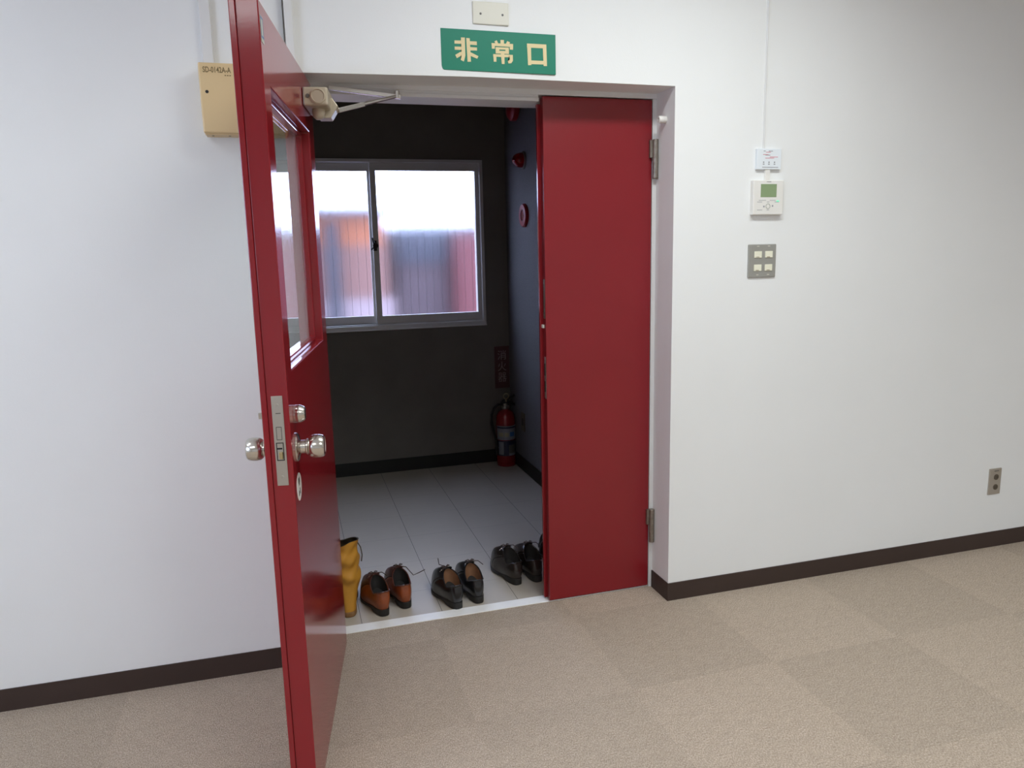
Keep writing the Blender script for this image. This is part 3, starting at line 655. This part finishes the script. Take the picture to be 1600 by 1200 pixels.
# ------------------------------------------------------------------ shoes
NS = 40
def outline(th, L, W, asym):
    """plan curve of a shoe, heel back at y=0, toe at y=L; th=0 at the heel going round"""
    c, s_ = math.cos(th), math.sin(th)          # c: 1 at heel .. -1 at toe
    y = L * (0.5 - 0.5 * c)
    t = y / L
    wid = 0.5 * W * (0.67 + 0.10 * t + 0.26 * math.exp(-((t - 0.68) / 0.20) ** 2) - 0.08 * math.exp(-((t - 0.38) / 0.14) ** 2))
    x = wid * (abs(s_) ** 0.62) * (1 if s_ >= 0 else -1)
    x += asym * 0.012 * max(0, t - 0.45) * 1.6
    return x, y
def shoe(name, label, cat, group, loc, yaw, side, L=0.262, W=0.096, leather='blackleather', heel='blackleather', vamp='blackleather', lining='darklining', lace='lace', laces=True, hh=0.103, tail=None):
    t = thing(name, label, cat, loc, yaw, group)
    asym = -side      # toe bends towards the inner side
    TH_ = [2 * PI * i / NS for i in range(NS)]
    OUT = [outline(a, L, W, asym) for a in TH_]
    def zs(y): return 0.026 - 0.012 * min(1, max(0, (y / L - 0.22) / 0.22))      # top of the sole
    # sole with a welt
    rows = []
    for k, (off, zf) in enumerate(((0.94, 0.0), (1.0, 0.0025), (1.01, 0.0), (1.01, None), (0.96, None))):
        row = []
        for (x, y) in OUT:
            cx, cy_ = 0, L * 0.5
            px, py = x * off, cy_ + (y - cy_) * (1 + (off - 1) * 0.45)
            arch = 0.010 * math.exp(-((y / L - 0.36) / 0.07) ** 2)
            toe = 0.008 * max(0, (y / L - 0.82) / 0.18) ** 2
            top = zs(y) + toe
            z = {0: 0.0 + arch + toe, 1: 0.002 + arch + toe, 2: top - 0.007 if k == 2 else 0, 3: top - 0.001, 4: top + 0.001}[k]
            row.append((px, py, max(z, 0)))
        rows.append(row)
    MB().loops(rows, True, True).build('sole', M['sole'], t, smooth=40)
    # upper
    cyc, cl_, cw = 0.235 * L, 0.210 * L, 0.70 * W * 0.5
    COL = []
    for a in TH_:
        c, s_ = math.cos(a), math.sin(a)
        y = cyc - cl_ * math.copysign(abs(c) ** 0.9, c)
        x = cw * (abs(s_) ** (0.80 if c > 0 else 0.88)) * (1 if s_ >= 0 else -1) * (0.98 if c > 0 else 0.98 - 0.20 * c * c)
        t_ = y / L
        z = hh - 0.012 + 0.004 * max(0, c) ** 2 - 0.012 * math.exp(-((t_ - 0.20) / 0.10) ** 2) + 0.034 * max(0.0, (t_ - 0.16) / 0.30) ** 1.3
        COL.append((x + asym * 0.003, max(y, 0.009), z))
    HF = max(p_[2] for p_ in COL)
    NL = 11; rows = []
    for k in range(NL + 1):
        u = k / NL; row = []
        for i, a in enumerate(TH_):
            c = math.cos(a); f = (1 - c) / 2            # 0 heel .. 1 toe
            ox_, oy_ = OUT[i]; ox_ *= 0.965; oy_ = L * 0.5 + (oy_ - L * 0.5) * 0.972
            toe = 0.008 * max(0, (oy_ / L - 0.82) / 0.18) ** 2
            z0 = zs(oy_) + toe
            px, py, pz = COL[i]
            front = max(0.0, min(1.0, (f - 0.35) / 0.5))
            hu = u ** (1.0 + 1.1 * front + 0.5 * (1 - abs(c)))
            hz = 1 - (1 - u) ** (1.0 + 0.28 * front + 0.15 * (1 - abs(c)))
            bulge = math.sin(PI * min(1, u * 1.1)) * 0.0065 * (1 - front)
            d = math.hypot(ox_, oy_ - L * 0.4) or 1
            x = ox_ + (px - ox_) * hu + bulge * ox_ / d; y = oy_ + (py - oy_) * hu + bulge * (oy_ - L * 0.4) / d
            z = z0 + (pz - z0) * hz
            # toe box: keep a rounded cap in front
            if front > 0: z += 0.006 * front * math.sin(PI * min(1, u * 1.6)) * (1 if u < 0.62 else 0)
            row.append((x, y, z))
        rows.append(row)
    # heel counter / quarters and vamp as separate leathers
    def part(i_sel, nm, m, grow=0.0):
        g = MB(); n = len(i_sel)
        V = [[g.bm.verts.new(rows[k][i % NS]) for i in i_sel] for k in range(NL + 1)]
        for k in range(NL):
            for j in range(n - 1): g.bm.faces.new((V[k][j], V[k][j + 1], V[k + 1][j + 1], V[k + 1][j]))
        o = g.build(nm, m, t, smooth=True, subsurf=1)
        so = o.modifiers.new('thick', 'SOLIDIFY'); so.thickness = 0.0025; so.offset = -1 + grow
        return o
    split = int(NS * 0.30)
    part(list(range(-split, split + 1)), 'quarter', M[heel], 0.0)
    part(list(range(split, NS - split + 1)), 'vamp', M[vamp], 0.0)
    # rolled collar edge
    MB().tube([Vector(p_) for p_ in COL] + [Vector(COL[0]), Vector(COL[1])], 0.0022, 8).build('collar', M[leather], t, smooth=True)
    # lining inside
    lr = []
    for k, (sc, dz) in enumerate(((0.97, -0.001), (0.90, -0.016), (0.84, -0.034), (0.78, -0.052))):
        lr.append([(p_[0] * sc, cyc + (p_[1] - cyc) * sc + (0.004 if k else 0), max(0.030, p_[2] + dz)) for p_ in COL])
    MB().loops(lr).build('lining', M[lining], t, smooth=60)
    MB().loops([lr[-1], [(x, y, z - 0.004) for x, y, z in lr[-1]]], True, True).build('insole', M['darklining'], t, smooth=40)
    # tongue
    fy = cyc + cl_
    tg = []
    for yy, zz, ww in ((fy + 0.028, HF - 0.020, 0.013), (fy + 0.008, HF - 0.002, 0.017), (fy - 0.010, HF + 0.010, 0.019), (fy - 0.016, HF + 0.014, 0.016)):
        tg.append([(ww * math.sin(s_) + asym * 0.003, yy, zz - 0.010 * (1 - math.cos(s_)) + dz) for dz, rng in ((0, range(-4, 5)), (-0.003, range(4, -5, -1))) for s_ in [v * 0.28 for v in rng]])
    MB().loops(tg, True, True).build('tongue', M[leather], t, smooth=50)
    if laces:
        g = MB(); eye = []
        for k in range(4):
            yy = fy + 0.004 + k * 0.013; zz = HF + 0.001 - k * 0.0105
            g.tube([(-0.017, yy, zz - 0.004), (-0.007, yy + 0.002, zz + 0.002), (0.007, yy + 0.002, zz + 0.002), (0.017, yy, zz - 0.004)], 0.0018, 6)
            for s_ in (-1, 1): eye.append(MB().lathe([(0, 0), (0.0032, 0), (0.0026, 0.0012), (0, 0.0012)], (s_ * 0.0185, yy, zz - 0.0055), (s_ * 0.5, 0.1, 1), 10))
        y0, z0 = fy + 0.004, HF + 0.006
        for s_ in (-1, 1):
            g.tube([(0, y0, z0), (s_ * 0.008, y0 + 0.002, z0 + 0.006), (s_ * 0.018, y0 + 0.008, z0 - 0.001), (s_ * 0.011, y0 + 0.010, z0 - 0.003), (0, y0, z0)], 0.0017, 6)
        for tl in (tail or [((0.030, -0.012, 0.0), (0.048, -0.02, -0.016))]):
            g.tube([(0, y0, z0)] + [(p_[0], y0 + p_[1], z0 + p_[2]) for p_ in tl], 0.0017, 6)
        lo = g.build('laces', M[lace], t, smooth=60)
        for e in eye: e.build('eyelet', M['eyelet'], lo)
    return t

GA, GB, GC, GD = 'brown leather shoes beside the yellow boot', 'black shoes in the middle of the row', 'dark brown shoes near the narrow door leaf', 'black shoes behind the narrow door leaf'
A = dict(leather='brownvamp', heel='brownleather', vamp='brownvamp', lining='darklining')
shoe('leather_shoe', 'left shoe of the reddish brown pair, next to the yellow boot', 'shoe', GA, (-1.052, 0.228, 0), R(12), -1, **A)
shoe('leather_shoe', 'right shoe of the reddish brown pair, lace end sticking out', 'shoe', GA, (-0.966, 0.262, 0), R(5), 1, tail=[((0.028, -0.012, -0.006), (0.048, -0.046, -0.030), (0.070, -0.052, -0.021), (0.092, -0.058, -0.010))], **A)
B_ = dict(leather='blackleather', heel='blackleather', vamp='blackleather', lining='tan')
shoe('leather_shoe', 'left shoe of the black pair with tan lining, front of the row', 'shoe', GB, (-0.778, 0.190, 0), R(11), -1, tail=[((-0.02, 0.02, 0.006), (-0.012, 0.05, 0.018))], **B_)
shoe('leather_shoe', 'right shoe of the black pair with tan lining, front of the row', 'shoe', GB, (-0.692, 0.212, 0), R(3), 1, **B_)
C_ = dict(leather='darkleather', heel='darkleather', vamp='darkleather', lining='darklining')
shoe('leather_shoe', 'left shoe of the dark brown pair right of the black pair', 'shoe', GC, (-0.502, 0.318, 0), R(9), -1, laces=True, **C_)
shoe('leather_shoe', 'right shoe of the dark brown pair, beside the narrow door leaf edge', 'shoe', GC, (-0.417, 0.316, 0), R(2), 1, laces=True, **C_)
D_ = dict(leather='blackleather', heel='blackleather', vamp='blackleather', lining='darklining', laces=False)
shoe('dress_shoe', 'shiny black shoe toe peeking out lowest behind the narrow leaf', 'shoe', GD, (-0.092, 0.475, 0), R(70), -1, **D_)
shoe('dress_shoe', 'shiny black shoe toe peeking out higher behind the narrow leaf', 'shoe', GD, (-0.058, 0.572, 0), R(68), 1, **D_)

# boot
def boot(loc, yaw, L=0.285, W=0.112, hgt=0.290):
    t = thing('leather_boot', 'tall mustard yellow leather boot beside the open red door', 'boot', loc, yaw)
    TH_ = [2 * PI * i / NS for i in range(NS)]; OUT = [outline(a, L, W, 1) for a in TH_]
    rows = [[(x * o_, L / 2 + (y - L / 2) * (1 + (o_ - 1) * .4), z) for x, y in OUT] for o_, z in ((0.95, 0), (1.0, 0.003), (1.0, 0.018), (0.97, 0.020))]
    MB().loops(rows, True, True).build('sole', M['bootsole'], t, smooth=40)
    cyc = 0.062
    def shaft(a, z, wr=1.0):
        c, s_ = math.cos(a), math.sin(a)
        ww = 0.046 + 0.006 * (z / hgt); dd = 0.058 + 0.006 * (z / hgt)
        wob = wr * (0.006 * math.sin(3 * a + z * 55) * math.sin(z * 48) + 0.005 * math.sin(z * 90 + a) + 0.003 * math.sin(5 * a - z * 120))
        lean = 0.010 * math.sin(z * 16)
        return ((ww + wob) * s_ + lean * 0.5, cyc - (dd + wob) * c + lean * 0.3)
    R_ = []; NLb = 7
    for k in range(NLb + 1):
        u = k / NLb; row = []
        for i, a in enumerate(TH_):
            c = math.cos(a); f = (1 - c) / 2; front = max(0, min(1, (f - .35) / .5))
            ox_, oy_ = OUT[i][0] * .96, L / 2 + (OUT[i][1] - L / 2) * .97
            px, py = shaft(a, 0.115)
            hu = u ** (1 + 1.0 * front); hz = 1 - (1 - u) ** (1 + .7 * front)
            row.append((ox_ + (px - ox_) * hu, oy_ + (py - oy_) * hu, 0.019 + (0.115 - 0.019) * hz))
        R_.append(row)
    for k in range(1, 15):
        z = 0.115 + (hgt - 0.115) * k / 14
        R_.append([(*shaft(a, z), z - 0.026 * (1 - math.cos(a)) / 2 * (k / 14) + 0.010 * math.sin(a) * (k / 14)) for a in TH_])
    top = R_[-1]
    MB().loops(R_).build('boot_leather', M['boot'], t, smooth=True, subsurf=1)
    def inset(row, d):
        return [(x - d * x / (math.hypot(x, y - cyc) or 1), y - d * (y - cyc) / (math.hypot(x, y - cyc) or 1), z) for x, y, z in row]
    inn = [[(x, y, z + 0.001) for x, y, z in inset(top, 0.0005)]] + [inset(R_[-1 - k], 0.0045 + 0.0003 * k) for k in range(0, 9)]
    MB().loops(inn, False, True).build('lining', M['bootin'], t, smooth=50)
    MB().tube([(0.047, cyc - 0.030, hgt - 0.012), (0.056, cyc - 0.034, hgt - 0.030), (0.060, cyc - 0.036, hgt - 0.060), (0.056, cyc - 0.036, hgt - 0.085)], 0.0022, 6).build('pull_cord', M['bootin'], t, smooth=60)
    return t
boot((-1.178, 0.262, 0), R(4))

# ------------------------------------------------------------------ light
def area(name, loc, rot, sx, sy, power, col, spread=180):
    l = bpy.data.lights.new(name, 'AREA'); l.shape = 'RECTANGLE'; l.size = sx; l.size_y = sy; l.energy = power; l.color = col; l.spread = math.radians(spread)
    o = bpy.data.objects.new(name, l); C.objects.link(o); o.location = loc; o.rotation_euler = rot; return o
TUBE = (0.935, 0.984, 1.0)
area('ceiling_fixture', (-0.15, -0.95, CZ - 0.005), (0, 0, 0), 1.25, 0.28, 24, TUBE, 160)
area('ceiling_fixture', (-3.0, -0.95, CZ - 0.005), (0, 0, 0), 1.25, 0.28, 12, TUBE, 160)
area('ceiling_fixture', (3.0, -3.1, CZ - 0.005), (0, 0, 0), 1.25, 0.28, 28, TUBE, 160)
area('ceiling_fixture', (0.2, -3.1, CZ - 0.005), (0, 0, 0), 1.25, 0.28, 29, TUBE, 160)
area('ceiling_fixture', (-2.6, -3.1, CZ - 0.005), (0, 0, 0), 1.25, 0.28, 28, TUBE, 160)

wd = bpy.data.worlds.new('overcast_sky'); S.world = wd; wd.use_nodes = True
bg = wd.node_tree.nodes['Background']; bg.inputs['Color'].default_value = (0.57, 0.69, 1.0, 1); bg.inputs['Strength'].default_value = 9.0

# ------------------------------------------------------------------ camera
cam = bpy.data.cameras.new('camera'); co = bpy.data.objects.new('camera', cam); C.objects.link(co)
cam.sensor_width = 36; cam.lens = 1176.5018 / 1600 * 36; cam.clip_start = 0.02
yaw, pitch, roll = (-0.286022, -0.175191, -0.022749)
c_, s_ = math.cos(yaw), math.sin(yaw)
fw = Vector((-s_, c_, 0)); rt = Vector((c_, s_, 0)); up = Vector((0, 0, 1))
f2 = fw * math.cos(pitch) + up * math.sin(pitch); u2 = up * math.cos(pitch) - fw * math.sin(pitch)
r3 = rt * math.cos(roll) + u2 * math.sin(roll); u3 = u2 * math.cos(roll) - rt * math.sin(roll)
co.matrix_world = Matrix(((r3.x, u3.x, -f2.x, -1.32042), (r3.y, u3.y, -f2.y, -2.43251), (r3.z, u3.z, -f2.z, 1.33928), (0, 0, 0, 1)))
S.camera = co
S.view_settings.view_transform = 'Standard'; S.view_settings.look = 'None'; S.view_settings.gamma = 1.0
S.view_settings.exposure = 0.0; S.view_settings.use_curve_mapping = False
S.cycles.max_bounces = 12; S.cycles.transmission_bounces = 8; S.cycles.glossy_bounces = 6; S.cycles.diffuse_bounces = 6
S.cycles.sample_clamp_indirect = 8.0
